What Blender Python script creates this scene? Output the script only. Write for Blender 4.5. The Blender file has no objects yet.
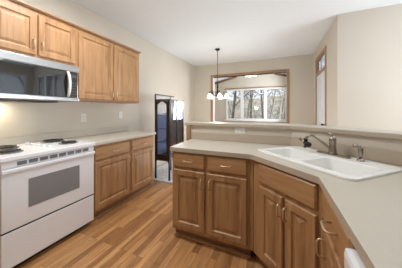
import bpy, bmesh, math, random
from mathutils import Vector, Matrix
from mathutils.geometry import tessellate_polygon
C = bpy.context.scene
COL = C.collection
R = math.radians
PI = math.pi

# ------------------------------------------------------------ camera, world, light, exposure
cam_d = bpy.data.cameras.new('camera'); cam = bpy.data.objects.new('camera', cam_d); COL.objects.link(cam)
cam_d.sensor_width = 36.0; cam_d.lens = 180.411 / 402 * 36.0
cam_d.shift_y = -(134 - 110.881) / 402
cam_d.clip_start = 0.05; cam_d.clip_end = 300
cam.location = (0, 0, 1.275); cam.rotation_euler = (R(90), 0, 0.404)
C.camera = cam

w = bpy.data.worlds.new('sky'); C.world = w; w.use_nodes = True
wn = w.node_tree; wn.nodes.clear()
wo = wn.nodes.new('ShaderNodeOutputWorld'); wb = wn.nodes.new('ShaderNodeBackground')
wt = wn.nodes.new('ShaderNodeTexCoord'); ws = wn.nodes.new('ShaderNodeSeparateXYZ'); wr = wn.nodes.new('ShaderNodeValToRGB')
wn.links.new(wt.outputs['Generated'], ws.inputs[0]); wn.links.new(ws.outputs['Z'], wr.inputs[0])
wr.color_ramp.elements[0].position = 0.0; wr.color_ramp.elements[0].color = (0.86, 0.90, 0.95, 1)
wr.color_ramp.elements[1].position = 0.5; wr.color_ramp.elements[1].color = (0.50, 0.66, 0.92, 1)
wn.links.new(wr.outputs[0], wb.inputs[0]); wb.inputs[1].default_value = 1.3
wn.links.new(wb.outputs[0], wo.inputs[0])

sun_d = bpy.data.lights.new('sun', 'SUN'); sun_d.energy = 3.2; sun_d.angle = R(1.5); sun_d.color = (1.0, .95, .86)
sun = bpy.data.objects.new('sun', sun_d); COL.objects.link(sun); sun.location = (-4, -12, 14)
sun.rotation_euler = Vector((.35, .8, -.62)).to_track_quat('-Z', 'Y').to_euler()
def area(name, loc, target, sx, sy, power, col):
    l = bpy.data.lights.new(name, 'AREA'); l.shape = 'RECTANGLE'; l.size = sx; l.size_y = sy
    l.energy = power; l.color = col
    o = bpy.data.objects.new(name, l); COL.objects.link(o); o.location = loc
    o.rotation_euler = (Vector(target) - Vector(loc)).to_track_quat('-Z', 'Y').to_euler()
    return o
# daylight entering the family-room windows (right, out of frame), then added fill lamps for kitchen, entry, family room, sunroom, dining
area('daylight_family_windows', (3.15, 2.0, 1.38), (-1.5, 2.4, 2.3), 2.2, .7, 60, (0.90, 0.98, 1.09))
area('kitchen_fill', (-1.3, 1.05, 2.69), (-1.3, 1.05, 0), 1.1, 0.34, 25, (0.98, 0.98, 0.99))  # added overhead fill for the left run and counters
area('entry_fill', (-.7, -.35, 2.69), (-.9, -.35, 0), 1.1, 0.34, 3, (0.98, 0.98, 0.99))  # weak added lamp behind the camera, lifts the peninsula front
area('family_fill', (2.0, 1.6, 2.69), (2.0, 1.6, 0), 1.2, 0.6, 7, (0.94, 0.98, 1.02))  # added fill over the unseen family room, no fixture there
area('sunroom_fill', (.55, 7.0, 1.6), (-1.6, 6.2, 1.7), 1.6, 1.4, 90, (0.90, 0.97, 1.08))  # added lamp inside the solid right wall, brightens sunroom and opening

area('dining_fill', (-.7, 3.55, .12), (-.7, 3.9, 2.7), 2.0, 1.2, 17, (0.94, 0.98, 1.04))  # added floor-level lamp behind the half wall, stands in for bounced light
C.view_settings.view_transform = 'Standard'
C.view_settings.look = 'None'
C.view_settings.gamma = 1.0
C.view_settings.use_curve_mapping = False
C.view_settings.exposure = 0.28

# ------------------------------------------------------------ materials
def srgb(r, g, b):
    f = lambda c: (c/255/12.92) if c/255 <= .04045 else ((c/255+.055)/1.055)**2.4
    return (f(r), f(g), f(b), 1)
def base(name):
    m = bpy.data.materials.new(name); m.use_nodes = True
    n = m.node_tree; return m, n, n.nodes['Principled BSDF']
def plain(name, col, rough=.5, metal=0, var=.03, scale=8, bump=0.0, spec=.5):
    m, n, p = base(name)
    tc = n.nodes.new('ShaderNodeTexCoord'); no = n.nodes.new('ShaderNodeTexNoise'); no.inputs['Scale'].default_value = scale
    no.inputs['Detail'].default_value = 4
    rp = n.nodes.new('ShaderNodeValToRGB')
    rp.color_ramp.elements[0].position = .3; rp.color_ramp.elements[1].position = .7
    rp.color_ramp.elements[0].color = tuple(max(0, c*(1-var)) for c in col[:3]) + (1,)
    rp.color_ramp.elements[1].color = tuple(min(1, c*(1+var)) for c in col[:3]) + (1,)
    n.links.new(tc.outputs['Object'], no.inputs['Vector']); n.links.new(no.outputs['Fac'], rp.inputs[0])
    n.links.new(rp.outputs[0], p.inputs['Base Color'])
    p.inputs['Roughness'].default_value = rough; p.inputs['Metallic'].default_value = metal
    p.inputs['Specular IOR Level'].default_value = spec
    if bump:
        b = n.nodes.new('ShaderNodeBump'); b.inputs['Strength'].default_value = bump; b.inputs['Distance'].default_value = .002
        n2 = n.nodes.new('ShaderNodeTexNoise'); n2.inputs['Scale'].default_value = 180
        n.links.new(tc.outputs['Object'], n2.inputs['Vector']); n.links.new(n2.outputs['Fac'], b.inputs['Height'])
        n.links.new(b.outputs[0], p.inputs['Normal'])
    return m
def wood(name, lo, mid, hi, axis='Z', rough=.38, fine=1.0):
    m, n, p = base(name)
    tc = n.nodes.new('ShaderNodeTexCoord'); mp = n.nodes.new('ShaderNodeMapping')
    s = {'Z': (14, 14, 1.1), 'X': (1.1, 14, 14), 'Y': (14, 1.1, 14)}[axis]
    mp.inputs['Scale'].default_value = tuple(v*fine for v in s)
    no = n.nodes.new('ShaderNodeTexNoise'); no.inputs['Scale'].default_value = 1.6; no.inputs['Detail'].default_value = 7
    no.inputs['Roughness'].default_value = .65; no.inputs['Distortion'].default_value = .6
    rp = n.nodes.new('ShaderNodeValToRGB'); e = rp.color_ramp.elements
    e[0].position = .28; e[0].color = lo; e[1].position = .72; e[1].color = hi
    x = e.new(.5); x.color = mid
    n.links.new(tc.outputs['Object'], mp.inputs[0]); n.links.new(mp.outputs[0], no.inputs['Vector'])
    n.links.new(no.outputs['Fac'], rp.inputs[0]); n.links.new(rp.outputs[0], p.inputs['Base Color'])
    b = n.nodes.new('ShaderNodeBump'); b.inputs['Strength'].default_value = .15; b.inputs['Distance'].default_value = .001
    n.links.new(no.outputs['Fac'], b.inputs['Height']); n.links.new(b.outputs[0], p.inputs['Normal'])
    p.inputs['Roughness'].default_value = rough
    return m
OAK = (srgb(142, 101, 68), srgb(173, 132, 91), srgb(192, 151, 107))
oak = wood('oak_vertical', *OAK); oak_h = wood('oak_horizontal', *OAK, axis='X')
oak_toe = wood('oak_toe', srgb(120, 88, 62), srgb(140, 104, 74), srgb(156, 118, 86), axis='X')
trim_m = wood('oak_trim', srgb(146, 112, 82), srgb(168, 134, 100), srgb(186, 152, 116))
trim_y = wood('oak_trim_y', srgb(146, 112, 82), srgb(168, 134, 100), srgb(186, 152, 116), axis='Y')
trim_x = wood('oak_trim_x', srgb(146, 112, 82), srgb(168, 134, 100), srgb(186, 152, 116), axis='X')
darkwood = wood('espresso_wood', srgb(34, 22, 17), srgb(46, 31, 24), srgb(60, 42, 32), rough=.3)
wall_m = plain('wall_paint', srgb(213, 205, 190), .85, var=.012, scale=2, bump=.2)
ceil_m = plain('ceiling_paint', srgb(237, 243, 245), .9, var=.012, scale=2, bump=.3)
white_m = plain('white_enamel', srgb(240, 241, 243), .22, var=.008)
whitetrim = plain('white_trim', srgb(235, 235, 233), .45, var=.01)
lam = plain('laminate', srgb(198, 191, 177), .35, var=.02, scale=60)
lam_shade = plain('laminate_shaded', srgb(188, 174, 156), .4, var=.02, scale=60)  # darker laminate copy, shade on upright faces put into the colour
sink_m = plain('sink_composite', srgb(244, 244, 240), .25, var=.006)
steel = plain('stainless', srgb(186, 186, 186), .3, metal=.9, var=.03, scale=30)
nickel = plain('brushed_nickel', srgb(158, 149, 136), .24, metal=1, var=.04, scale=20)
brass = plain('satin_nickel_pull', srgb(214, 192, 160), .32, metal=.6, var=.04, scale=30)
black = plain('black_plastic', srgb(22, 22, 24), .35, var=.1)
blackglass = plain('black_glass', srgb(10, 11, 13), .04, var=.05, spec=.5)
blackglass.node_tree.nodes['Principled BSDF'].inputs['IOR'].default_value = 2.0
ovenglass = plain('oven_glass', srgb(138, 138, 139), .15, var=.02)
slot_m = plain('vent_slot_grey', srgb(110, 110, 112), .5, var=.05)
coil_m = plain('burner_coil', srgb(48, 46, 46), .5, metal=.3, var=.15)
pan_m = plain('burner_pan', srgb(150, 150, 152), .25, metal=.8, var=.05)
bronze = plain('dark_bronze', srgb(44, 36, 32), .4, metal=.6, var=.15)
outlet_m = plain('outlet_white', srgb(236, 234, 228), .4, var=.01)
rug_m = plain('pale_rug', srgb(206, 206, 208), .95, var=.18, scale=14, bump=.6)
rug_d = plain('rug_border', srgb(60, 58, 62), .95, var=.2, scale=30)
bark = plain('bark', srgb(116, 106, 94), .9, var=.3, scale=6)
bark2 = plain('pale_bark', srgb(186, 176, 158), .9, var=.2, scale=6)
ground_m = plain('leaf_litter', srgb(190, 174, 146), .95, var=.3, scale=1.5)
hill_m = plain('winter_hillside', srgb(182, 170, 148), .95, var=.5, scale=1.6)
patio_m = plain('patio_concrete', srgb(206, 206, 204), .9, var=.05)
china_m = plain('white_china', srgb(214, 216, 222), .2, var=.02)
linen_m = plain('blue_grey_china', srgb(120, 132, 156), .3, var=.1)

def glass(name, tint=(.97, .985, 1, 1), refl=.02):
    m = bpy.data.materials.new(name); m.use_nodes = True; n = m.node_tree; n.nodes.clear()
    o = n.nodes.new('ShaderNodeOutputMaterial'); mx = n.nodes.new('ShaderNodeMixShader')
    t = n.nodes.new('ShaderNodeBsdfTransparent'); t.inputs[0].default_value = tint
    g = n.nodes.new('ShaderNodeBsdfGlossy'); g.inputs['Roughness'].default_value = .02
    lw = n.nodes.new('ShaderNodeLayerWeight'); lw.inputs[0].default_value = .25
    ma = n.nodes.new('ShaderNodeMath'); ma.operation = 'ADD'; ma.inputs[1].default_value = refl
    mm = n.nodes.new('ShaderNodeMath'); mm.operation = 'MULTIPLY'; mm.inputs[1].default_value = .5
    n.links.new(lw.outputs['Fresnel'], mm.inputs[0]); n.links.new(mm.outputs[0], ma.inputs[0])
    n.links.new(ma.outputs[0], mx.inputs[0]); n.links.new(t.outputs[0], mx.inputs[1]); n.links.new(g.outputs[0], mx.inputs[2])
    n.links.new(mx.outputs[0], o.inputs[0]); return m
glass_m = glass('window_glass'); cabglass = glass('cabinet_glass', (.86, .89, .96, 1), .05)
def glow(name, col, s):
    m, n, p = base(name); p.inputs['Base Color'].default_value = col
    p.inputs['Emission Color'].default_value = col; p.inputs['Emission Strength'].default_value = s
    tc = n.nodes.new('ShaderNodeTexCoord'); no = n.nodes.new('ShaderNodeTexNoise'); no.inputs['Scale'].default_value = 20
    n.links.new(tc.outputs['Object'], no.inputs[0]); mr = n.nodes.new('ShaderNodeMapRange'); mr.inputs['To Min'].default_value = .2; mr.inputs['To Max'].default_value = .3
    n.links.new(no.outputs['Fac'], mr.inputs[0]); n.links.new(mr.outputs[0], p.inputs['Roughness']); return m
shade_m = glow('lit_frosted_glass', (1.0, .93, .80, 1), 1.6)

def floor_mat():
    m, n, p = base('hardwood_floor'); L = n.links.new
    tc = n.nodes.new('ShaderNodeTexCoord'); mp = n.nodes.new('ShaderNodeMapping'); mp.inputs['Rotation'].default_value = (0, 0, R(90))
    L(tc.outputs['Object'], mp.inputs[0])
    br = n.nodes.new('ShaderNodeTexBrick'); br.offset = .37; br.offset_frequency = 3
    br.inputs['Scale'].default_value = 1; br.inputs['Brick Width'].default_value = .62; br.inputs['Row Height'].default_value = .060
    br.inputs['Mortar Size'].default_value = .0014; br.inputs['Mortar Smooth'].default_value = .3; br.inputs['Bias'].default_value = -.1
    br.inputs['Color1'].default_value = (0, 0, 0, 1); br.inputs['Color2'].default_value = (1, 1, 1, 1); br.inputs['Mortar'].default_value = (0, 0, 0, 1)
    L(mp.outputs[0], br.inputs['Vector'])
    rp = n.nodes.new('ShaderNodeValToRGB'); e = rp.color_ramp.elements
    e[0].position = 0; e[0].color = srgb(160, 112, 70); e[1].position = 1; e[1].color = srgb(212, 162, 106)
    x = e.new(.5); x.color = srgb(190, 140, 90)
    L(br.outputs['Color'], rp.inputs[0])
    # grain: stretched noise, offset per plank
    m2 = n.nodes.new('ShaderNodeMapping'); m2.inputs['Scale'].default_value = (26, 2.6, 26)
    off = n.nodes.new('ShaderNodeVectorMath'); off.operation = 'MULTIPLY_ADD'
    off.inputs[1].default_value = (0, 9, 5); L(br.outputs['Color'], off.inputs[0]); L(tc.outputs['Object'], off.inputs[2])
    L(off.outputs[0], m2.inputs[0])
    no = n.nodes.new('ShaderNodeTexNoise'); no.inputs['Scale'].default_value = 1; no.inputs['Detail'].default_value = 6; no.inputs['Roughness'].default_value = .7
    no.inputs['Distortion'].default_value = 1.2
    L(m2.outputs[0], no.inputs['Vector'])
    mr = n.nodes.new('ShaderNodeMapRange'); mr.inputs['From Min'].default_value = .3; mr.inputs['From Max'].default_value = .7
    mr.inputs['To Min'].default_value = .62; mr.inputs['To Max'].default_value = 1.18; L(no.outputs['Fac'], mr.inputs[0])
    mu = n.nodes.new('ShaderNodeMix'); mu.data_type = 'RGBA'; mu.blend_type = 'MULTIPLY'; mu.inputs['Factor'].default_value = 1
    L(rp.outputs[0], mu.inputs[6]); L(mr.outputs[0], mu.inputs[7])
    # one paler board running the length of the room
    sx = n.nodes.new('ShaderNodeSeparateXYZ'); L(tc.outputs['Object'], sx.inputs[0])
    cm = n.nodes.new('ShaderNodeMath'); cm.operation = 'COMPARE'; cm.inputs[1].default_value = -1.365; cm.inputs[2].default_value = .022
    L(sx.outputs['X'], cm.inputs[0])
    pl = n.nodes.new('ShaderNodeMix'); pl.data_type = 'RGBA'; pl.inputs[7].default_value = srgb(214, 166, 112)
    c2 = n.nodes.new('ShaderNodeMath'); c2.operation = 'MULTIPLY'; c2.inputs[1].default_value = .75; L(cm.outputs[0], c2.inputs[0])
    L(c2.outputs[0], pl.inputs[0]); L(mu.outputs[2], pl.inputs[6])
    # seams
    se = n.nodes.new('ShaderNodeMix'); se.data_type = 'RGBA'; se.inputs[7].default_value = srgb(96, 62, 38)
    s2 = n.nodes.new('ShaderNodeMath'); s2.operation = 'MULTIPLY'; s2.inputs[1].default_value = .6
    L(br.outputs['Fac'], s2.inputs[0]); L(s2.outputs[0], se.inputs[0]); L(pl.outputs[2], se.inputs[6])
    L(se.outputs[2], p.inputs['Base Color']); p.inputs['Roughness'].default_value = .34
    return m
floor_m = floor_mat()

# ------------------------------------------------------------ mesh helpers
class MB:
    def __init__(s): s.bm = bmesh.new()
    def box(s, x0, x1, y0, y1, z0, z1, bev=0, mat=0):
        r = bmesh.ops.create_cube(s.bm, size=1); vs = r['verts']
        for v in vs:
            v.co = Vector((x0+(v.co.x+.5)*(x1-x0), y0+(v.co.y+.5)*(y1-y0), z0+(v.co.z+.5)*(z1-z0)))
        fs = set(f for v in vs for f in v.link_faces)
        for f in fs: f.material_index = mat
        if bev:
            es = list(set(e for v in vs for e in v.link_edges))
            bmesh.ops.bevel(s.bm, geom=es, offset=bev, segments=2, affect='EDGES', profile=.6)
        return s
    def tube(s, pts, rad, seg=8, cap=True):
        pts = [Vector(p) for p in pts]; n = len(pts)
        rads = rad if isinstance(rad, (list, tuple)) else [rad]*n
        rings = []; up = Vector((0, 0, 1))
        t0 = (pts[1]-pts[0]).normalized()
        a = t0.cross(up)
        if a.length < .05: a = t0.cross(Vector((1, 0, 0)))
        a.normalize()
        for i, p in enumerate(pts):
            t = ((pts[i+1] if i < n-1 else p) - (pts[i-1] if i > 0 else p)).normalized()
            a = (a - t*a.dot(t)); a.normalize(); b = t.cross(a)
            rings.append([s.bm.verts.new(p+(a*math.cos(2*PI*k/seg)+b*math.sin(2*PI*k/seg))*rads[i]) for k in range(seg)])
        for i in range(n-1):
            for k in range(seg):
                f = s.bm.faces.new((rings[i][k], rings[i][(k+1) % seg], rings[i+1][(k+1) % seg], rings[i+1][k])); f.smooth = True
        if cap:
            s.bm.faces.new(rings[0][::-1]); s.bm.faces.new(rings[-1])
        return s
    def lathe(s, prof, cx=0, cy=0, z0=0, seg=24, close=True):
        rings = []
        for r, z in prof:
            rings.append([s.bm.verts.new((cx+r*math.cos(2*PI*k/seg), cy+r*math.sin(2*PI*k/seg), z0+z)) for k in range(seg)])
        for i in range(len(prof)-1):
            for k in range(seg):
                f = s.bm.faces.new((rings[i][k], rings[i][(k+1) % seg], rings[i+1][(k+1) % seg], rings[i+1][k])); f.smooth = True
        if close:
            s.bm.faces.new(rings[0][::-1]); s.bm.faces.new(rings[-1])
        return s
    def prism(s, loops, z0, z1, mat_side=0, mat_top=0):
        vs = [[Vector((x, y, 0)) for x, y in lp] for lp in loops]
        flat = [v for lp in vs for v in lp]
        tris = tessellate_polygon(vs)
        top = [s.bm.verts.new((v.x, v.y, z1)) for v in flat]; bot = [s.bm.verts.new((v.x, v.y, z0)) for v in flat]
        for t in tris:
            try:
                f = s.bm.faces.new([top[i] for i in t]); f.material_index = mat_top
                f = s.bm.faces.new([bot[i] for i in reversed(t)]); f.material_index = mat_side
            except ValueError: pass
        o = 0
        for lp in loops:
            n = len(lp)
            for i in range(n):
                j = (i+1) % n
                f = s.bm.faces.new((bot[o+i], bot[o+j], top[o+j], top[o+i])); f.material_index = mat_side
            o += n
        return s
    def panel(s, x0, x1, z0, z1, y, rings, back):
        # raised panel facing -y: rings = [(inset, protrusion)]
        vr = []
        for ins, pr in [(0, -back)] + rings:
            yy = y - pr
            vr.append([s.bm.verts.new(c) for c in ((x0+ins, yy, z0+ins), (x1-ins, yy, z0+ins), (x1-ins, yy, z1-ins), (x0+ins, yy, z1-ins))])
        for i in range(len(vr)-1):
            for k in range(4):
                s.bm.faces.new((vr[i][k], vr[i][(k+1) % 4], vr[i+1][(k+1) % 4], vr[i+1][k]))
        s.bm.faces.new(vr[-1]); s.bm.faces.new(vr[0][::-1])
        return s
    def build(s, name, mats, parent=None, bevel=0, solid=0):
        bmesh.ops.recalc_face_normals(s.bm, faces=s.bm.faces)
        me = bpy.data.meshes.new(name); s.bm.to_mesh(me); s.bm.free()
        for m in (mats if isinstance(mats, (list, tuple)) else [mats]): me.materials.append(m)
        o = bpy.data.objects.new(name, me); COL.objects.link(o)
        if parent: o.parent = parent
        if bevel:
            b = o.modifiers.new('bevel', 'BEVEL'); b.width = bevel; b.segments = 2; b.limit_method = 'ANGLE'
        return o
def tag(o, label=None, cat=None, group=None, kind=None):
    if label: o['label'] = label
    if cat: o['category'] = cat
    if group: o['group'] = group
    if kind: o['kind'] = kind
    return o
def thing(name, label, cat, loc=(0, 0, 0), rz=0, group=None):
    o = bpy.data.objects.new(name, None); COL.objects.link(o); o.location = loc; o.rotation_euler = (0, 0, rz)
    o.empty_display_size = .05
    return tag(o, label, cat, group)
def struct(name, mb, m, parent=None, **k):
    o = mb.build(name, m, parent, **k)
    if not parent: o['kind'] = 'structure'
    return o
def arc(c, r, a0, a1, n): return [(c[0]+r*math.cos(R(a0+(a1-a0)*i/n)), c[1]+r*math.sin(R(a0+(a1-a0)*i/n))) for i in range(n+1)]
def rrect(x0, x1, y0, y1, r, n=5):
    return (arc((x1-r, y0+r), r, -90, 0, n) + arc((x1-r, y1-r), r, 0, 90, n) + arc((x0+r, y1-r), r, 90, 180, n) + arc((x0+r, y0+r), r, 180, 270, n))

# ------------------------------------------------------------ room constants (metres; camera above the origin)
XL = -2.548; YF = 5.456; H = 2.757; XR = .838; YN = 3.373; YB = -2.3; XE = 3.3; YS = 8.2

# floor & ceiling
struct('floor', MB().prism([[(XL-.9, YB-.12), (XE+.12, YB-.12), (XE+.12, YN+.12), (XR+.12, YN+.12), (XR+.12, YS+.12), (XL-.9, YS+.12)]], -.1, 0), floor_m)
struct('ceiling', MB().prism([[(XL-.12, YB-.12), (XE+.12, YB-.12), (XE+.12, YN+.12), (XR+.12, YN+.12), (XR+.12, YF+.14), (XL-.12, YF+.14)]], H, H+.1), ceil_m)
struct('wall_left', MB().box(XL-.12, XL, YB-.12, YF+.14, 0, H), wall_m)
struct('wall_behind', MB().box(XL, XE, YB-.12, YB, 0, H), wall_m)
# far wall with cased opening X -1.935..0.24, up to z 2.36
OX0, OX1, OZ = -1.915, .225, 2.345
struct('wall_far', MB().box(XL, OX0, YF, YF+.14, 0, H).box(OX1, XR+.12, YF, YF+.14, 0, H).box(OX0, OX1, YF, YF+.14, OZ, H), wall_m)
struct('trim_1', MB().box(OX0-.075, OX0, YF-.018, YF+.155, 0, OZ+.07, .004).box(OX1, OX1+.06, YF-.018, YF+.155, 0, OZ+.07, .004), trim_m)
struct('trim_2', MB().box(OX0-.0, OX1, YF-.018, YF+.155, OZ, OZ+.07, .004), trim_x)
struct('trim_3', MB().box(OX0, OX0+.012, YF-.005, YF+.145, 0, OZ), whitetrim)
# right dining wall with door hole
DY0, DY1, DZ = 4.13, 5.0, 2.44
struct('wall_right', MB().box(XR, XR+.05, YN, DY0, 0, H).box(XR, XR+.05, DY1, YF, 0, H).box(XR, XR+.05, DY0, DY1, DZ, H), wall_m)
NX0, NX1 = 1.72, 3.15
struct('wall_family', MB().box(XR+.05, NX0, YN, YN+.12, 0, H).box(NX1, XE, YN, YN+.12, 0, H).box(NX0, NX1, YN, YN+.12, 0, .95).box(NX0, NX1, YN, YN+.12, 2.45, H), wall_m)
nf = MB()
for x in (NX0, NX0+.46, NX0+.92, NX1-.05): nf.box(x, x+.05, YN+.02, YN+.09, .95, 2.45)
nf.box(NX0+.05, NX1-.05, YN+.02, YN+.09, .95, 1.0).box(NX0+.05, NX1-.05, YN+.02, YN+.09, 2.40, 2.45)
w4 = struct('window_4', nf, whitetrim)
MB().box(NX0+.05, NX1-.05, YN+.05, YN+.056, 1.0, 2.40).build('pane', glass_m, w4)
# family room right wall with window
WY0, WY1, WZ0, WZ1 = 1.9, 3.2, .95, 2.45
struct('wall_east', MB().box(XE, XE+.12, YB, WY0, 0, H).box(XE, XE+.12, WY1, YN, 0, H).box(XE, XE+.12, WY0, WY1, 0, WZ0).box(XE, XE+.12, WY0, WY1, WZ1, H), wall_m)
wf = MB()
for y in (WY0, WY0+.62, WY1-.05): wf.box(XE+.0, XE+.08, y, y+.05, WZ0, WZ1)
wf.box(XE, XE+.08, WY0+.05, WY1-.05, WZ0, WZ0+.05).box(XE, XE+.08, WY0+.05, WY1-.05, WZ1-.05, WZ1)
w2 = struct('window_2', wf, whitetrim)
MB().box(XE+.04, XE+.046, WY0+.05, WY1-.05, WZ0+.05, WZ1-.05).build('pane', glass_m, w2)
# dining door with transom
dr = MB()
dr.box(XR-.015, XR+.05, DY0-.075, DY0, 0, DZ+.07, .004).box(XR-.015, XR+.05, DY1, DY1+.075, 0, DZ+.07, .004)
struct('trim_4', dr, trim_m)
struct('trim_5', MB().box(XR-.015, XR+.05, DY0, DY1, DZ, DZ+.07, .003).box(XR-.012, XR+.05, DY0, DY1, 2.085, 2.14, .003), trim_y)
tf = MB().box(XR, XR+.02, DY0, DY0+.025, 2.14, DZ).box(XR, XR+.02, DY1-.025, DY1, 2.14, DZ).box(XR, XR+.02, DY0+.025, DY1-.025, 2.14, 2.16).box(XR, XR+.02, DY0+.025, DY1-.025, DZ-.02, DZ)
tf.box(XR+.004, XR+.014, (DY0+DY1)/2-.012, (DY0+DY1)/2+.012, 2.16, DZ-.02)
w3 = struct('window_3', tf, trim_y); MB().box(XR+.008, XR+.011, DY0+.025, DY1-.025, 2.16, DZ-.02).build('pane', glass_m, w3)
doorw = plain('door_paint', srgb(236, 242, 250), .3, var=.01)
dd = MB().box(XR+.0, XR+.04, DY0+.004, DY1-.004, .01, 2.08, .003)
for za, zb in ((.2, .75), (.9, 1.95)):
    for ya in (DY0+.12, DY0+.48): dd.box(XR-.004, XR, ya, ya+.28, za, zb, .003)
d1 = struct('door_1', dd, doorw)
MB().tube([(XR, DY0+.07, 1.0), (XR-.03, DY0+.07, 1.0), (XR-.035, DY0+.07, 1.0), (XR-.06, DY0+.07, 1.0)], [.012, .012, .026, .022], 12).build('door_handle', bronze, d1)

# sunroom beyond
SX0, SX1 = -3.3, .6
SC = 2.86
struct('wall_sunroom_left', MB().box(SX0-.12, SX0, YF+.14, YS+.12, 0, 2.95), wall_m)
struct('wall_sunroom_right', MB().box(SX1, SX1+.12, YF+.14, YS+.12, 0, 2.95), wall_m)
struct('wall_sunroom_return', MB().box(SX0, XL-.12, YF+.02, YF+.14, 0, 2.95).box(XL-.12, XR+.12, YF+.02, YF+.14, H+.1, 3.0), wall_m)
VX0, VX1, VZ0, VZ1 = -2.24, .33, .86, 2.26
struct('wall_sunroom_far', MB().box(SX0, VX0, YS, YS+.12, 0, 3.0).box(VX1, SX1, YS, YS+.12, 0, 3.0).box(VX0, VX1, YS, YS+.12, 0, VZ0).box(VX0, VX1, YS, YS+.12, VZ1, 3.0), wall_m)
# vaulted ceiling: sloped sides and a flat middle
cx0, cx1 = -1.72, -.08
vb = MB()
prof = [(SX0-.1, 2.48), (cx0, 2.87), (cx1, 2.87), (SX1+.1, 2.66), (SX1+.1, 2.76), (cx1, 2.97), (cx0, 2.97), (SX0-.1, 2.58)]
a = [vb.bm.verts.new((x, YF+.14, z)) for x, z in prof]; b = [vb.bm.verts.new((x, YS+.1, z)) for x, z in prof]
for q in ((0, 1, 6, 7), (1, 2, 5, 6), (2, 3, 4, 5)):
    vb.bm.faces.new([a[i] for i in q]); vb.bm.faces.new([b[i] for i in reversed(q)])
for i in range(8): vb.bm.faces.new((a[i], a[(i+1) % 8], b[(i+1) % 8], b[i]))
struct('ceiling_sunroom', vb, ceil_m)
sl = MB()
for xa, za, xb, zb in ((-2.95, 2.555, -1.72, 2.84), (.50, 2.685, -.12, 2.845)):
    sl.tube([(xa, YS-.06, za-.02), (xb, YS-.06, zb-.02)], .042, 4)
struct('trim_6', sl, wood('beam_wood', srgb(112, 84, 60), srgb(132, 100, 72), srgb(150, 116, 86), axis='X'))
# sunroom window: three lights with white frame
vf = MB(); fy0, fy1 = YS-.02, YS+.08
vf.box(VX0-.0, VX0+.06, fy0, fy1, VZ0, VZ1).box(VX1-.06, VX1, fy0, fy1, VZ0, VZ1).box(VX0+.06, VX1-.06, fy0, fy1, VZ1-.06, VZ1).box(VX0+.06, VX1-.06, fy0, fy1, VZ0, VZ0+.07)
for xm in (-1.50, -.50): vf.box(xm-.06, xm+.06, fy0, fy1, VZ0+.07, VZ1-.06)
w1 = struct('window_1', vf, whitetrim)
for xa, xb in ((VX0+.06, -1.56), (-1.44, -.56), (-.44, VX1-.06)):
    MB().box(xa, xb, YS+.03, YS+.036, VZ0+.07, VZ1-.06).build('pane', glass_m, w1)
MB().box(VX0-.06, VX1+.06, YS-.07, YS-.02, VZ0-.04, VZ0-.0, .005).build('window_sill', whitetrim, w1)
struct('trim_7', MB().box(VX0-.06, VX1+.06, YS-.03, YS-.0, VZ1, VZ1+.05, .003), trim_x)

# half wall behind the counter
WA = (.13, 2.112); WB = (.90, 1.50)
dx, dy = WB[0]-WA[0], WB[1]-WA[1]; dl = math.hypot(dx, dy); ux, uy = dx/dl, dy/dl; nx, ny = -uy, ux     # normal to the back
def off(o):
    # inner line shifted back by o: (left end, bend, corner, near end)
    x1 = WA[0]+nx*o; y1 = WA[1]+ny*o
    t = (2.112+o - y1)/uy; p1 = (x1+ux*t, 2.112+o)
    t = (.90+o - x1)/ux; p2 = (.90+o, y1+uy*t)
    return [p1, p2]
HW = .115; LE = -1.045
i0, i1 = off(0); o0, o1 = off(HW)
struct('wall_half', MB().prism([[(LE, 2.112), i0, i1, (.90, -1.0), (.90+HW, -1.0), o1, o0, (LE, 2.112+HW)]], 0, 1.085), wall_m)
struct('trim_8', MB().box(LE-.055, LE, 2.085, 2.112+HW+.01, 0, 1.085, .003), trim_m)
l0, l1 = off(-.035); m0, m1 = off(HW+.12)
led = MB().prism([[(LE-.075, 2.077), l0, l1, (.865, -1.0), (.90+HW+.12, -1.0), m1, m0, (LE-.075, 2.112+HW+.12)]], 1.087, 1.125, 1, 0).build('bar_ledge', [lam, lam_shade], bevel=.006)
tag(led, 'long cream raised bar ledge capping the half wall behind the sink', 'ledge')

# ------------------------------------------------------------ cabinetry
DR = [(0, .014), (.005, .021), (.050, .021), (.056, .010), (.068, .007), (.092, .017), (.10, .018)]
DWR = [(0, .010), (.010, .019)]
def pull(parent, x, z, y, vertical, L=.085, s=.034):
    if vertical: p = [(x, y, z-L/2), (x, y-s*.75, z-L/2), (x, y-s, z-L/2+.012), (x, y-s, z+L/2-.012), (x, y-s*.75, z+L/2), (x, y, z+L/2)]
    else: p = [(x-L/2, y, z), (x-L/2, y-s*.75, z), (x-L/2+.012, y-s, z), (x+L/2-.012, y-s, z), (x+L/2, y-s*.75, z), (x+L/2, y, z)]
    return MB().tube(p, .0048, 8).build('pull', brass, parent)
def door(root, x0, x1, z0, z1, px=None, pz=None, **k):
    o = MB().panel(x0, x1, z0, z1, 0, DR, 0).build('door', oak, root)
    if px is not None: pull(o, px, pz, -.018, True, **k)
    return o
def drawer(root, x0, x1, z0, z1, p=True, px=None, **k):
    o = MB().panel(x0, x1, z0, z1, 0, DWR, 0).build('drawer', oak_h, root)
    if p: pull(o, (x0+x1)/2 if px is None else px, (z0+z1)/2, -.018, False, **k)
    return o
def base_cab(name, label, loc, rz, W, D, group=None, z1=.874, hollow=False, shoe=True, toe_l=0):
    r = thing(name, label, 'cabinet', loc, rz, group)
    if hollow:
        MB().box(0, W, 0, .02, .10, z1).box(0, .018, .02, .12, .10, z1).box(W-.018, W, .02, .12, .10, z1).build('face_frame', oak, r)
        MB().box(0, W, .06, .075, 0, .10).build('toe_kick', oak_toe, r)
    else:
        MB().box(0, W, 0, D, .10, z1).build('carcass', oak, r)
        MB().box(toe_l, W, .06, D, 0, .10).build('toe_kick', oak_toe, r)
    if shoe: MB().box(toe_l, W, .034, .06, 0, .020, .004).build('shoe_moulding', oak_h, r)
    return r
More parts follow.
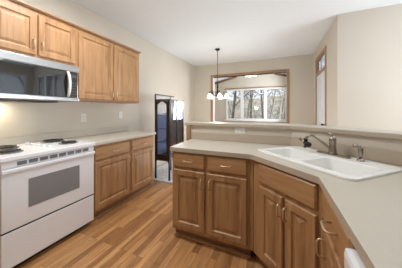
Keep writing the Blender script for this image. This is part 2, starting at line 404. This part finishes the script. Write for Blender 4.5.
# left run (faces +X)
FX = XL+.61
G = 'base cabinets right of the range'
for i, (ya, yb, lab) in enumerate(((1.397, 1.957, 'light oak base cabinet directly right of the white range'), (1.963, 2.49, 'light oak base cabinet at the left counter end, beside dark glass cabinet'))):
    W = yb-ya; r = base_cab('base_cabinet', lab, (FX, ya, 0), R(90), W, .60)
    drawer(r, .022, W-.014, .70, .845)
    if i == 0: door(r, .022, W-.014, .135, .675, W-.045, .60)
    else: door(r, .018, W-.022, .135, .675, .055, .60)
ct = MB().box(XL+.022, XL+.642, 1.397, 2.525, .876, .914, 0).build('countertop', [lam], bevel=.006)
tag(ct, 'cream laminate countertop over left oak base cabinets', 'countertop')
MB().box(XL+.002, XL+.02, 0.0, 2.525, .916, 1.005, .004).build('backsplash', lam, ct)
# left of the range: cabinet out of frame edge
r = base_cab('base_cabinet', 'light oak base cabinet left of the white range, barely at frame edge', (FX, -.30, 0), R(90), .935, .60)
drawer(r, .02, .915, .70, .845); door(r, .02, .46, .135, .675, .43, .60); door(r, .475, .915, .135, .675, .505, .60)
c3 = MB().box(XL+.022, XL+.642, -.32, .633, .876, .914).build('countertop', lam, bevel=.006); tag(c3, 'cream laminate countertop left of the range, at frame edge', 'countertop')

# uppers (face at X = XL+.345)
UX = XL+.345; UD = .343; ZT = 2.262
def upper(label, y0, W, z0, seam, pulls, lft=None):
    r = thing('wall_cabinet', label, 'cabinet', (UX, y0, 0), R(90))
    MB().box(0, W, 0, UD, z0, ZT).build('carcass', oak, r)
    door(r, .018, seam-.006, z0+.02, ZT-.035, seam-.034, pulls, L=.08); door(r, seam+.010, W-.018, z0+.02, ZT-.035, seam+.036, pulls, L=.08)
    return r
upper('light oak two-door wall cabinet mounted above the microwave', .640, .742, 1.803, .362, 1.925)
upper('tall light oak two-door wall cabinet right of the microwave', 1.386, 1.05, 1.405, .515, 1.50)
upper('light oak wall cabinet left of microwave cabinet, outside frame edge', -.26, .895, 1.405, .45, 1.50)
cr = MB().box(XL+.002, UX+.022, -.28, 2.445, ZT+.001, ZT+.010).box(XL+.002, UX+.034, -.28, 2.455, ZT+.010, ZT+.028, .003).build('cabinet_crown', oak_h)
cr.data.materials[0] = trim_y
tag(cr, 'thin oak crown moulding running along the wall cabinet tops', 'moulding')

# microwave
mw = thing('microwave', 'stainless steel over-the-range microwave with black glass door', 'microwave', (XL+.39, .642, 0), R(90))
W = .736
MB().box(0, W, 0, .385, 1.378, 1.790, .004).build('housing', steel, mw)
MB().box(.005, .60, -.018, 0, 1.425, 1.712, .004).build('door', blackglass, mw)
MB().box(.0, W, -.024, 0, 1.716, 1.786, .006).build('top_grille', steel, mw)
MB().box(.0, W, -.024, 0, 1.382, 1.422, .006).build('bottom_rail', steel, mw)
MB().box(.604, .722, -.016, 0, 1.425, 1.712, .003).build('control_panel', blackglass, mw)
hb = MB(); pts = []
for i in range(9):
    t = i/8; pts.append((.612, -.022-.040*math.sin(PI*t)**.6, 1.435+.27*t))
hb.tube(pts, .014, 10).build('handle', whitetrim, mw)['label'] = 'bright curved handle'
kg = plain('keypad_grey', srgb(70, 72, 76), .4)
for rr in range(5):
    for cc in range(3): MB().box(.648+cc*.022, .662+cc*.022, -.0185, -.016, 1.46+rr*.03, 1.474+rr*.03).build('button', kg, mw)
MB().box(.645, .71, -.0185, -.016, 1.65, 1.68).build('display', kg, mw)
MB().box(.08, .56, .06, .30, 1.366, 1.377).build('filter', coil_m, mw)
cl = MB().box(.05, .16, .30, .36, 1.368, 1.377).build('cooktop_lamp', glow('warm_lamp', (1, .85, .6, 1), 3), mw)
lt = area('microwave_task_light', (XL+.10, .80, 1.362), (XL+.08, .80, .9), .12, .08, 1.2, (1, .85, .62))
lt.parent = mw; lt.matrix_parent_inverse = (Matrix.Translation((XL+.39, .642, 0)) @ Matrix.Rotation(R(90), 4, 'Z')).inverted()

# range
W = .744
rg = thing('range', 'white electric range with coil burners below the microwave', 'range', (XL+.635, .645, 0), R(90))
MB().box(0, W, .0, .625, .05, .885, .004).build('body', white_m, rg)
MB().box(.03, W-.03, .05, .60, 0, .05).build('plinth', black, rg)
MB().box(-.008, W+.008, -.03, .612, .887, .925, .008).build('cooktop', white_m, rg)
od = MB().box(.004, W-.004, -.018, 0, .350, .800, .006).build('oven_door', white_m, rg)
MB().box(.165, .58, -.021, -.018, .480, .715, .001).build('oven_window', ovenglass, od)['label'] = 'grey oven window glass'
MB().box(.0, W, -.034, -.018, .795, .828, .008).build('door_handle', white_m, od)
MB().box(.004, W-.004, -.016, 0, .058, .335, .006).build('storage_drawer', white_m, rg)
MB().box(.006, W-.006, -.008, 0, .336, .349).build('seam_shade', black, rg)  # black strip imitating the shade in the door and drawer seam
vp = MB().box(.004, W-.004, -.014, 0, .832, .884, .003).build('vent_panel', white_m, rg)
for k in range(8):
    xa = .095+k*.0745; MB().box(xa, xa+.060, -.017, -.014, .842, .872).build('vent_slot', slot_m, vp)
def burner(x, y, r):
    p = MB().lathe([(r+.014, .0), (r+.016, .006), (r+.004, .008), (r-.004, .002), (.01, .001)], x, y, .925, 28).build('drip_pan', pan_m, rg)
    c = MB(); pts = []
    turns = 4 if r > .085 else 3
    for i in range(turns*20+1):
        t = i/(turns*20); rr = .02+(r-.026)*t; pts.append((x+rr*math.cos(2*PI*turns*t), y+rr*math.sin(2*PI*turns*t), .943))
    c.tube(pts, .0065, 6).build('coil', coil_m, p)
burner(.115, .16, .072); burner(.165, .42, .095); burner(.585, .17, .072); burner(.579, .44, .095)
for x, y in ((.375, .10), (.375, .20), (.375, .30), (.375, .40), (.375, .50)):
    MB().lathe([(.018, 0), (.018, .008), (.015, .02), (.004, .021)], x, y, .925, 16).build('knob', white_m, rg)

# peninsula front (faces -Y)
PY = 1.562
r = base_cab('peninsula_cabinet', 'brown oak peninsula cabinet with two drawers above two doors', (-.98, PY, 0), 0, .76, .52, toe_l=.0)
drawer(r, .022, .352, .725, .862); drawer(r, .382, .738, .725, .862)
door(r, .022, .352, .14, .70, .325, .60); door(r, .382, .738, .14, .70, .41, .60)
# diagonal sink cabinet
A = R(-43)
P0 = Vector((-.186, 1.553))
r = base_cab('sink_cabinet', 'brown oak diagonal cabinet under the white double sink', (P0.x, P0.y, 0), A, .560, .3, hollow=True, shoe=False)
drawer(r, .075, .535, .715, .862, p=False).name = 'false_drawer_front'
door(r, .085, .305, .14, .69, .290, .60); door(r, .325, .535, .14, .69, .342, .60)
fl = MB().prism([[(-.218, PY), (-.19, PY-.004), (-.190, PY+.03), (-.218, PY+.03)]], .1, .874).build('filler_strip', oak, r)
fl.matrix_parent_inverse = (Matrix.Translation((P0.x, P0.y, 0)) @ Matrix.Rotation(A, 4, 'Z')).inverted()
# right leg: drawer cabinet and dishwasher (face -X)
LX = .232
r = base_cab('end_cabinet', 'narrow brown oak cabinet between sink cabinet and dishwasher', (LX, 1.165, 0), R(-90), .455, .60, shoe=False)
drawer(r, .018, .437, .715, .862, p=True, px=.262, L=.085, s=.042); door(r, .018, .437, .14, .69, .125, .605, s=.04)
dw = thing('dishwasher', 'white dishwasher under the right counter, at bottom frame edge', 'dishwasher', (LX, .705, 0), R(-90))
MB().box(0, .60, .0, .56, .10, .868).build('body', white_m, dw)
MB().box(.02, .58, .06, .5, 0, .1).build('plinth', black, dw)
MB().box(.003, .597, -.045, 0, .13, .852, .018).build('door', white_m, dw)
MB().box(.001, .012, -.012, 0, .853, .868, .002).build('latch', black, dw)
r = base_cab('base_cabinet', 'brown oak cabinet past the dishwasher, outside the frame', (LX, .098, 0), R(-90), 1.07, .60, shoe=False)
drawer(r, .02, .58, .715, .862); drawer(r, .6, 1.05, .715, .862); door(r, .02, .58, .14, .69, .55, .6); door(r, 0.6, 1.05, .14, .69, .63, .6)

# countertop with sink cut-out
SC0 = Vector((.262, 1.592)); SA = R(-46)
def sk(x, y): c, s = math.cos(SA), math.sin(SA); return (SC0.x+c*x-s*y, SC0.y+s*x+c*y)
hole = [sk(x, y) for x, y in rrect(-.365, .365, -.235, .235, .04)]
k0, k1 = off(-.002)
outer = [(-1.0, 1.545)] + [(-.99, 1.535)] + [(-.225, 1.535), (-.20, 1.528)] + [(.200, 1.160), (.205, 1.15), (.207, -.98), (.898, -.98), k1, k0, (-1.03, 2.110)]
cp = MB().prism([outer, hole], .876, .914, 1, 0).build('countertop', [lam, lam_shade])
tag(cp, 'large cream laminate peninsula countertop wrapping around the sink', 'countertop')
q0, q1 = off(-.004); s0, s1 = off(-.021)
MB().prism([[(-1.03, 2.108), q0, q1, (.896, -.98), (.879, -.98), s1, s0, (-1.03, 2.091)]], .915, 1.005).build('backsplash', lam_shade, cp, bevel=.003)

# sink
sk_r = thing('kitchen_sink', 'white double-bowl drop-in sink in the diagonal counter corner', 'sink', (SC0.x, SC0.y, .914), SA)
bl = (-.350, -.012, -.215, .105); b2 = (.022, .350, -.215, .105)
rim_o = rrect(-.388, .388, -.255, .255, .05, 6)
MB().prism([rim_o, rrect(*bl, .05, 6), rrect(*b2, .05, 6)], .0005, .012).build('rim', sink_m, sk_r, bevel=.003)
for (x0, x1, y0, y1) in (bl, b2):
    m = MB(); rings = []
    for ins, z, rr in ((-.004, .0125, .05), (0, .004, .05), (.006, -.08, .048), (.012, -.13, .046), (.03, -.155, .035), (.06, -.16, .03)):
        rings.append([m.bm.verts.new((x, y, z)) for x, y in rrect(x0+ins, x1-ins, y0+ins, y1-ins, rr, 6)])
    n_ = len(rings[0])
    for i in range(len(rings)-1):
        for k in range(n_):
            f = m.bm.faces.new((rings[i][k], rings[i][(k+1) % n_], rings[i+1][(k+1) % n_], rings[i+1][k])); f.smooth = True
    m.bm.faces.new(rings[-1])
    bo = m.build('bowl', sink_m, sk_r)
    sm = bo.modifiers.new('solid', 'SOLIDIFY'); sm.thickness = .006; sm.offset = -1
    MB().lathe([(.040, 0), (.040, .003), (.028, .003), (.02, .001)], (x0+x1)/2, (y0+y1)/2, -.1595, 20).build('drain', nickel, bo)

# faucet (local frame of the sink: x along the counter, y to the wall)
fz = .9265
fp = sk(-.0, .187)
fa = thing('faucet', 'brushed nickel single-lever faucet with dark filter at its tip', 'faucet', (fp[0], fp[1], fz), SA)
MB().prism([rrect(-.125, .125, -.027, .027, .026, 6)], 0, .010).build('deck_plate', nickel, fa, bevel=.003)
MB().lathe([(.030, .010), (.026, .03), (.0225, .07), (.023, .105), (.026, .115), (.022, .135), (.012, .147), (.006, .152)], 0, 0, 0, 20).build('body', nickel, fa)
MB().tube([(0, 0, .140), (-.010, -.004, .160), (-.030, -.012, .182)], [.011, .009, .006], 10).build('lever', nickel, fa)
# spout leaves the body low, rises and arches toward the room / left bowl
sp = []
ctrl = [Vector((-.01, -.012, .045)), Vector((-.085, -.06, .125)), Vector((-.115, -.085, .145)), Vector((-.138, -.100, .132)), Vector((-.148, -.108, .108))]
for i in range(17):
    t = i/16*(len(ctrl)-1); k = min(int(t), len(ctrl)-2); u = t-k
    p = [ctrl[max(k-1, 0)], ctrl[k], ctrl[k+1], ctrl[min(k+2, len(ctrl)-1)]]
    sp.append(.5*((2*p[1])+(-p[0]+p[2])*u+(2*p[0]-5*p[1]+4*p[2]-p[3])*u*u+(-p[0]+3*p[1]-3*p[2]+p[3])*u**3))
MB().tube(sp, [.011]*17, 12).build('spout', nickel, fa)
MB().tube([(-.148, -.108, .114), (-.150, -.110, .094)], .016, 14).build('aerator', black, fa)
ff = MB().tube([(-.105, -.125, .070), (-.150, -.110, .076)], .021, 16).build('filter_head', black, fa); ff['label'] = 'black water filter head'
MB().tube([(-.150, -.110, .076), (-.225, -.085, .100)], [.012, .010], 12).build('filter_nozzle', nickel, ff)
MB().tube([(-.140, -.115, .066), (-.150, -.12, .040)], [.013, .011], 12).build('filter_outlet', black, ff)
# side sprayer
pp = sk(.185, .192)
sy = thing('side_sprayer', 'brushed nickel side sprayer standing right of the faucet', 'sprayer', (pp[0], pp[1], fz), SA)
MB().lathe([(.023, 0), (.023, .005), (.017, .009), (.014, .018)], 0, 0, 0, 18).build('collar', nickel, sy)
MB().lathe([(.012, .018), (.013, .05), (.016, .085), (.014, .098), (.004, .10)], 0, 0, 0, 16).build('wand', nickel, sy)
MB().tube([(.002, 0, .086), (-.018, -.01, .104), (-.038, -.02, .102)], [.015, .013, .010], 12).build('spray_head', nickel, sy)

# outlets
def outlet(label, loc, rz, wide=False):
    r = thing('outlet', label, 'outlet', loc, rz)
    w_, h_ = (.057, .036) if wide else (.036, .057)
    MB().box(-w_, w_, -.006, 0, -h_, h_, .003).build('cover_plate', outlet_m, r)
    for s in (-1, 1):
        cx_, cz_ = (s*.024, 0) if wide else (0, s*.021)
        so = MB().box(cx_-.014, cx_+.014, -.0085, -.006, cz_-.013, cz_+.013, .002).build('socket', outlet_m, r)
        MB().box(cx_-.007, cx_-.004, -.0095, -.0085, cz_-.004, cz_+.006).box(cx_+.004, cx_+.007, -.0095, -.0085, cz_-.004, cz_+.006).build('slots', black, so)
outlet('white wall outlet above the left counter beside the range', (XL, 1.705, 1.175), R(90))
outlet('white wall outlet above the far end of the left counter', (XL, 2.36, 1.205), R(90))
outlet('horizontal white outlet on half wall under the bar ledge', (-.41, 2.111, 1.045), 0, True)

# ------------------------------------------------------------ curio cabinet
cu = thing('curio_cabinet', 'tall espresso wood curio cabinet with glass panels on legs', 'display cabinet', (-2.13, 2.77, 0), 0)
CW, CD, CH = .33, .54, 1.49
fr = MB()
for x in (0, CW-.028):
    for y in (0, CD-.028): fr.box(x, x+.028, y, y+.028, 0, CH, .003)
fr.box(.0, CW, .0, CD, CH-.03, CH, .004).box(0, CW, 0, CD, .40, .425, .003)
fr.build('frame', darkwood, cu)
ap = MB()
# apron with rounded corners under the case (front), straight rails above and below the glass
def apron(y0, y1):
    lp = [(.028, .425), (.028, .30)] + [(.028+.03*(1-math.cos(R(a))), .30+.055*math.sin(R(a))) for a in (20, 45, 70, 90)] + [(CW-.028-.03*(1-math.cos(R(a))), .30+.055*math.sin(R(a))) for a in (90, 70, 45, 20)] + [(CW-.028, .30), (CW-.028, .425)]
    vs = [Vector((x, z, 0)) for x, z in lp]; tr = tessellate_polygon([vs])
    f_ = [ap.bm.verts.new((x, y0, z)) for x, z in lp]; g_ = [ap.bm.verts.new((x, y1, z)) for x, z in lp]
    for t in tr: ap.bm.faces.new([f_[i] for i in t]); ap.bm.faces.new([g_[i] for i in reversed(t)])
    for i in range(len(lp)): j = (i+1) % len(lp); ap.bm.faces.new((f_[i], f_[j], g_[j], g_[i]))
apron(.004, .022); ap.build('apron', darkwood, cu)
df = MB()
df.box(.030, .062, -.012, .008, .43, CH-.035, .002).box(CW-.062, CW-.030, -.012, .008, .43, CH-.035, .002).box(.062, CW-.062, -.012, .008, .43, .47, .002)
# arched top rail of the door
for k in range(10):
    xa = .062+(CW-.124)*k/10; xb = .062+(CW-.124)*(k+1)/10; t = (k+.5)/10
    df.box(xa, xb, -.012, .008, CH-.045-.055*(1-math.sin(PI*t)), CH-.035)
dob = df.build('door', darkwood, cu)
MB().box(.062, CW-.062, -.004, 0, .47, CH-.05).build('pane', cabglass, dob)
MB().tube([(.052, -.012, .93), (.052, -.03, .93)], .006).build('knob', nickel, dob)
sd = MB().box(CW-.010, CW+.004, .030, .055, .43, CH-.03).box(CW-.010, CW+.004, CD-.055, CD-.030, .43, CH-.03).box(CW-.010, CW+.004, .25, .275, .43, CH-.03).build('side_frame', darkwood, cu)
MB().box(CW-.006, CW-.002, .055, CD-.055, .43, CH-.03).build('side_pane', cabglass, sd)
for z in (.68, .93, 1.19): MB().box(.03, CW-.012, .02, CD-.03, z, z+.006).build('shelf', cabglass, cu)
slate = plain('slate_blue_panel', srgb(78, 82, 98), .4, var=.15)
MB().box(.004, .010, .028, CD-.028, .425, 1.22).build('rear_panel', plain('pale_blue_panel', srgb(176, 184, 200), .35), cu); MB().box(.03, CW-.014, CD-.02, CD-.012, .425, 1.22).build('lower_back', slate, cu)
MB().box(.0, .020, .0, .66, CH+.082, CH+.107, .003).box(0, .02, 0, .022, CH, CH+.082).box(0, .02, .515, .537, CH, CH+.082).build('crest_rail', darkwood, cu)
MB().box(.006, .014, .022, .515, CH+.001, CH+.081).build('crest_panel', plain('pale_panel', srgb(206, 200, 200), .4), cu)
def china(x, y, z, kind, lab):
    o = (MB().lathe([(.02, 0), (.03, .01), (.045, .06), (.03, .10), (.025, .13), (.015, .13)], 0, 0, 0, 16) if kind else
         MB().lathe([(.02, 0), (.03, .005), (.07, .03), (.075, .035), (.03, .012)], 0, 0, 0, 18)).build('vase' if kind else 'bowl', china_m if (kind+int(z*10)) % 2 else linen_m)
    o.location = (x, y, z); tag(o, lab, 'vase' if kind else 'bowl')
china(-1.95, 2.95, .6862, 0, 'small bowl on lowest glass shelf of the curio cabinet'); china(-1.93, 2.98, .4255, 1, 'pale vase on the bottom of the curio cabinet')
china(-1.95, 2.95, .9362, 1, 'small vase on middle shelf of the curio cabinet'); china(-1.95, 2.93, 1.1962, 0, 'pale bowl on top glass shelf of the curio cabinet')
rgm = MB().box(-2.50, -1.25, 2.70, 4.35, .001, .010, .003).build('area_rug', rug_m)
tag(rgm, 'pale grey rug on the floor under the dark curio cabinet', 'rug')
for k in range(26): MB().box(-2.48+k*.048, -2.455+k*.048, 2.702, 2.722, .0101, .0112).build('tassel', rug_d, rgm)

# ------------------------------------------------------------ chandelier
CX_, CY_ = -1.335, 4.128
ch = thing('chandelier', 'dark bronze chandelier with five lit bell glass shades', 'chandelier', (CX_, CY_, 1.60))
MB().lathe([(.055, 1.157), (.055, 1.14), (.03, 1.12), (.008, 1.115)], 0, 0, 0, 20).build('canopy', bronze, ch)
MB().tube([(0, 0, 1.12), (0, 0, .29)], .0065, 8).build('rod', bronze, ch)
MB().lathe([(.006, .32), (.022, .30), (.016, .27), (.024, .24), (.014, .20), (.026, .13), (.034, .10), (.02, .05), (.028, .02), (.012, -.02), (.016, -.04), (.003, -.06)], 0, 0, 0, 18).build('body', bronze, ch)
for k in range(5):
    an = -.404 + R(36+72*k); c, s = math.cos(an), math.sin(an)
    pr = [(.02, .06), (.06, .03), (.11, .05), (.15, .11), (.185, .145), (.212, .13), (.215, .095)]
    arm = MB().tube([(c*q, s*q, z) for q, z in pr], .0065, 8).build('arm', bronze, ch)
    pc = [(.06, .035), (.075, .11), (.11, .15), (.14, .13), (.125, .10)]
    MB().tube([(c*q, s*q, z) for q, z in pc], .004, 6).build('scroll', bronze, arm)
    MB().lathe([(.018, .075), (.022, .10), (.012, .11)], c*.215, s*.215, 0, 12).build('socket', bronze, arm)
    MB().lathe([(.020, .085), (.030, .07), (.042, .04), (.050, .01), (.066, -.025), (.062, -.025), (.046, .012), (.036, .04), (.018, .08)], c*.215, s*.215, 0, 18).build('shade', shade_m, arm)
l = bpy.data.lights.new('chandelier_bulbs', 'POINT'); l.energy = 14; l.color = (1, .95, .90); l.shadow_soft_size = .12
o = bpy.data.objects.new('chandelier_bulbs', l); COL.objects.link(o); o.location = (CX_, CY_, 1.45)

# sunroom ceiling lamp with three shades
FXc, FYc = -.93, 6.85
fn = thing('sunroom_light', 'flush ceiling light with bright frosted shades beyond the opening', 'ceiling light', (FXc, FYc, 2.49))
MB().lathe([(.07, .37), (.07, .34), (.02, .33), (.02, .16), (.06, .14), (.05, .10), (.01, .09)], 0, 0, 0, 18).build('stem', whitetrim, fn)
for k in range(4):
    an = R(20+90*k); c, s = math.cos(an), math.sin(an)
    a_ = MB().tube([(c*.04, s*.04, .12), (c*.11, s*.11, .13)], .008).build('arm', whitetrim, fn)
    MB().lathe([(.02, .14), (.045, .10), (.06, .06), (.055, .06), (.018, .13)], c*.15, s*.15, 0, 16).build('shade', shade_m, a_)

# added glowing ceiling panel (out of frame), put in above the kitchen fill lamp
cf = MB().box(-1.88, -.72, .86, 1.24, 2.70, 2.756, .01).build('kitchen_fill_panel', glow('fill_panel_glow', (1, .95, .88, 1), 1.0))
tag(cf, 'added rectangular glowing ceiling panel over the kitchen aisle, outside the frame', 'ceiling light')

# ------------------------------------------------------------ outdoors
struct('ground', MB().box(-40, 40, YS+.6, 70, -.9, -.7), ground_m)
struct('ground_patio', MB().box(XE+.3, 30, -12, YS+.5, -.4, -.2), patio_m)
struct('ground_step', MB().box(XR+.14, XE+.2, YN+.14, YF, -.14, -.04), patio_m)
hl = MB(); random.seed(4)
g = []
for j in range(8):
    row = []
    for i in range(41):
        x = -40+2*i; y = 26+2.5*j
        row.append(hl.bm.verts.new((x, y, -1.0+.75*j+.5*math.sin(x*.21+j)+random.uniform(-.2, .2))))
    g.append(row)
for j in range(7):
    for i in range(40): hl.bm.faces.new((g[j][i], g[j][i+1], g[j+1][i+1], g[j+1][i]))
struct('ground_hill', hl, hill_m)
def tree(x, y, h, r, m, seed, label, cat='tree', spread=.5, depth=4, z0=-.72, nbr=3, group=None):
    rnd = random.Random(seed); mb = MB()
    def br(p, d, L, rad, lvl):
        pts = [p]; rs = [rad]; n = 5 if lvl == depth else 3
        for i in range(n):
            d = (d+Vector((rnd.uniform(-1, 1), rnd.uniform(-1, 1), rnd.uniform(-.5, .8)))*.13).normalized()
            p = p+d*L/n; pts.append(p); rs.append(rad*(1-.55*(i+1)/n))
        mb.tube(pts, rs, 6 if lvl == depth else (4 if lvl > 1 else 3), cap=False)
        if lvl == 0: return
        k = nbr+(4 if lvl == depth else 0)
        for i in range(k):
            q = rnd.uniform(.3, 1) if lvl == depth else rnd.uniform(.2, 1); idx = q*(len(pts)-1); a_ = int(min(idx, len(pts)-2))
            pp_ = pts[a_].lerp(pts[a_+1], idx-a_); dd_ = (pts[a_+1]-pts[a_]).normalized()
            sd_ = Vector((rnd.uniform(-1, 1), rnd.uniform(-1, 1), rnd.uniform(-.3, .6))).normalized()
            br(pp_, (dd_*(1-spread)+sd_*spread*1.3).normalized(), L*rnd.uniform(.4, .65), rs[a_]*.5, lvl-1)
    br(Vector((0, 0, 0)), Vector((rnd.uniform(-.1, .1), rnd.uniform(-.1, .1), 1)), h, r, depth)
    o = mb.build('bare_tree' if cat == 'tree' else 'bare_shrub', m); o.location = (x, y, z0); tag(o, label, cat, group)
    return o
dark_bark = plain('dark_bark', srgb(82, 74, 68), .9, var=.3, scale=6)
T = [(-2.9, 12.2, 6.5, .10, dark_bark, 'nearest bare tree with a thick trunk left in the sunroom window'),
     (-.05, 13.0, 6.0, .07, bark2, 'pale bare tree in the right pane of the sunroom window')]
for i, (x, y, h, r_, m, lab) in enumerate(T): tree(x, y, h, r_, m, 10+i, lab, depth=4, nbr=5, spread=.62)
random.seed(9)
for i in range(22):
    tree(-8+i*.46+random.uniform(-.3, .3), random.uniform(16, 25), random.uniform(6, 9), random.uniform(.05, .11), [bark, dark_bark, bark2][i % 3], 40+i,
         'bare winter tree in the woods beyond the sunroom window', depth=3, nbr=5, group='bare trees beyond the sunroom window')
for i in range(34):
    tree(-6.8+i*.25+random.uniform(-.2, .2), random.uniform(13, 20), random.uniform(2.0, 3.6), .028, [bark2, bark][i % 2], 80+i,
         'leafless brush growing low beyond the sunroom window', cat='shrub', spread=.6, depth=3, nbr=5, group='brush beyond the sunroom window')
for i in range(3):
    tree(7.5+i*.8, 3.4+i*1.5, 7, .12, bark, 120+i, 'bare tree outside the family room window, right of the frame', depth=3, nbr=5, z0=-.2, group='trees outside the family room')
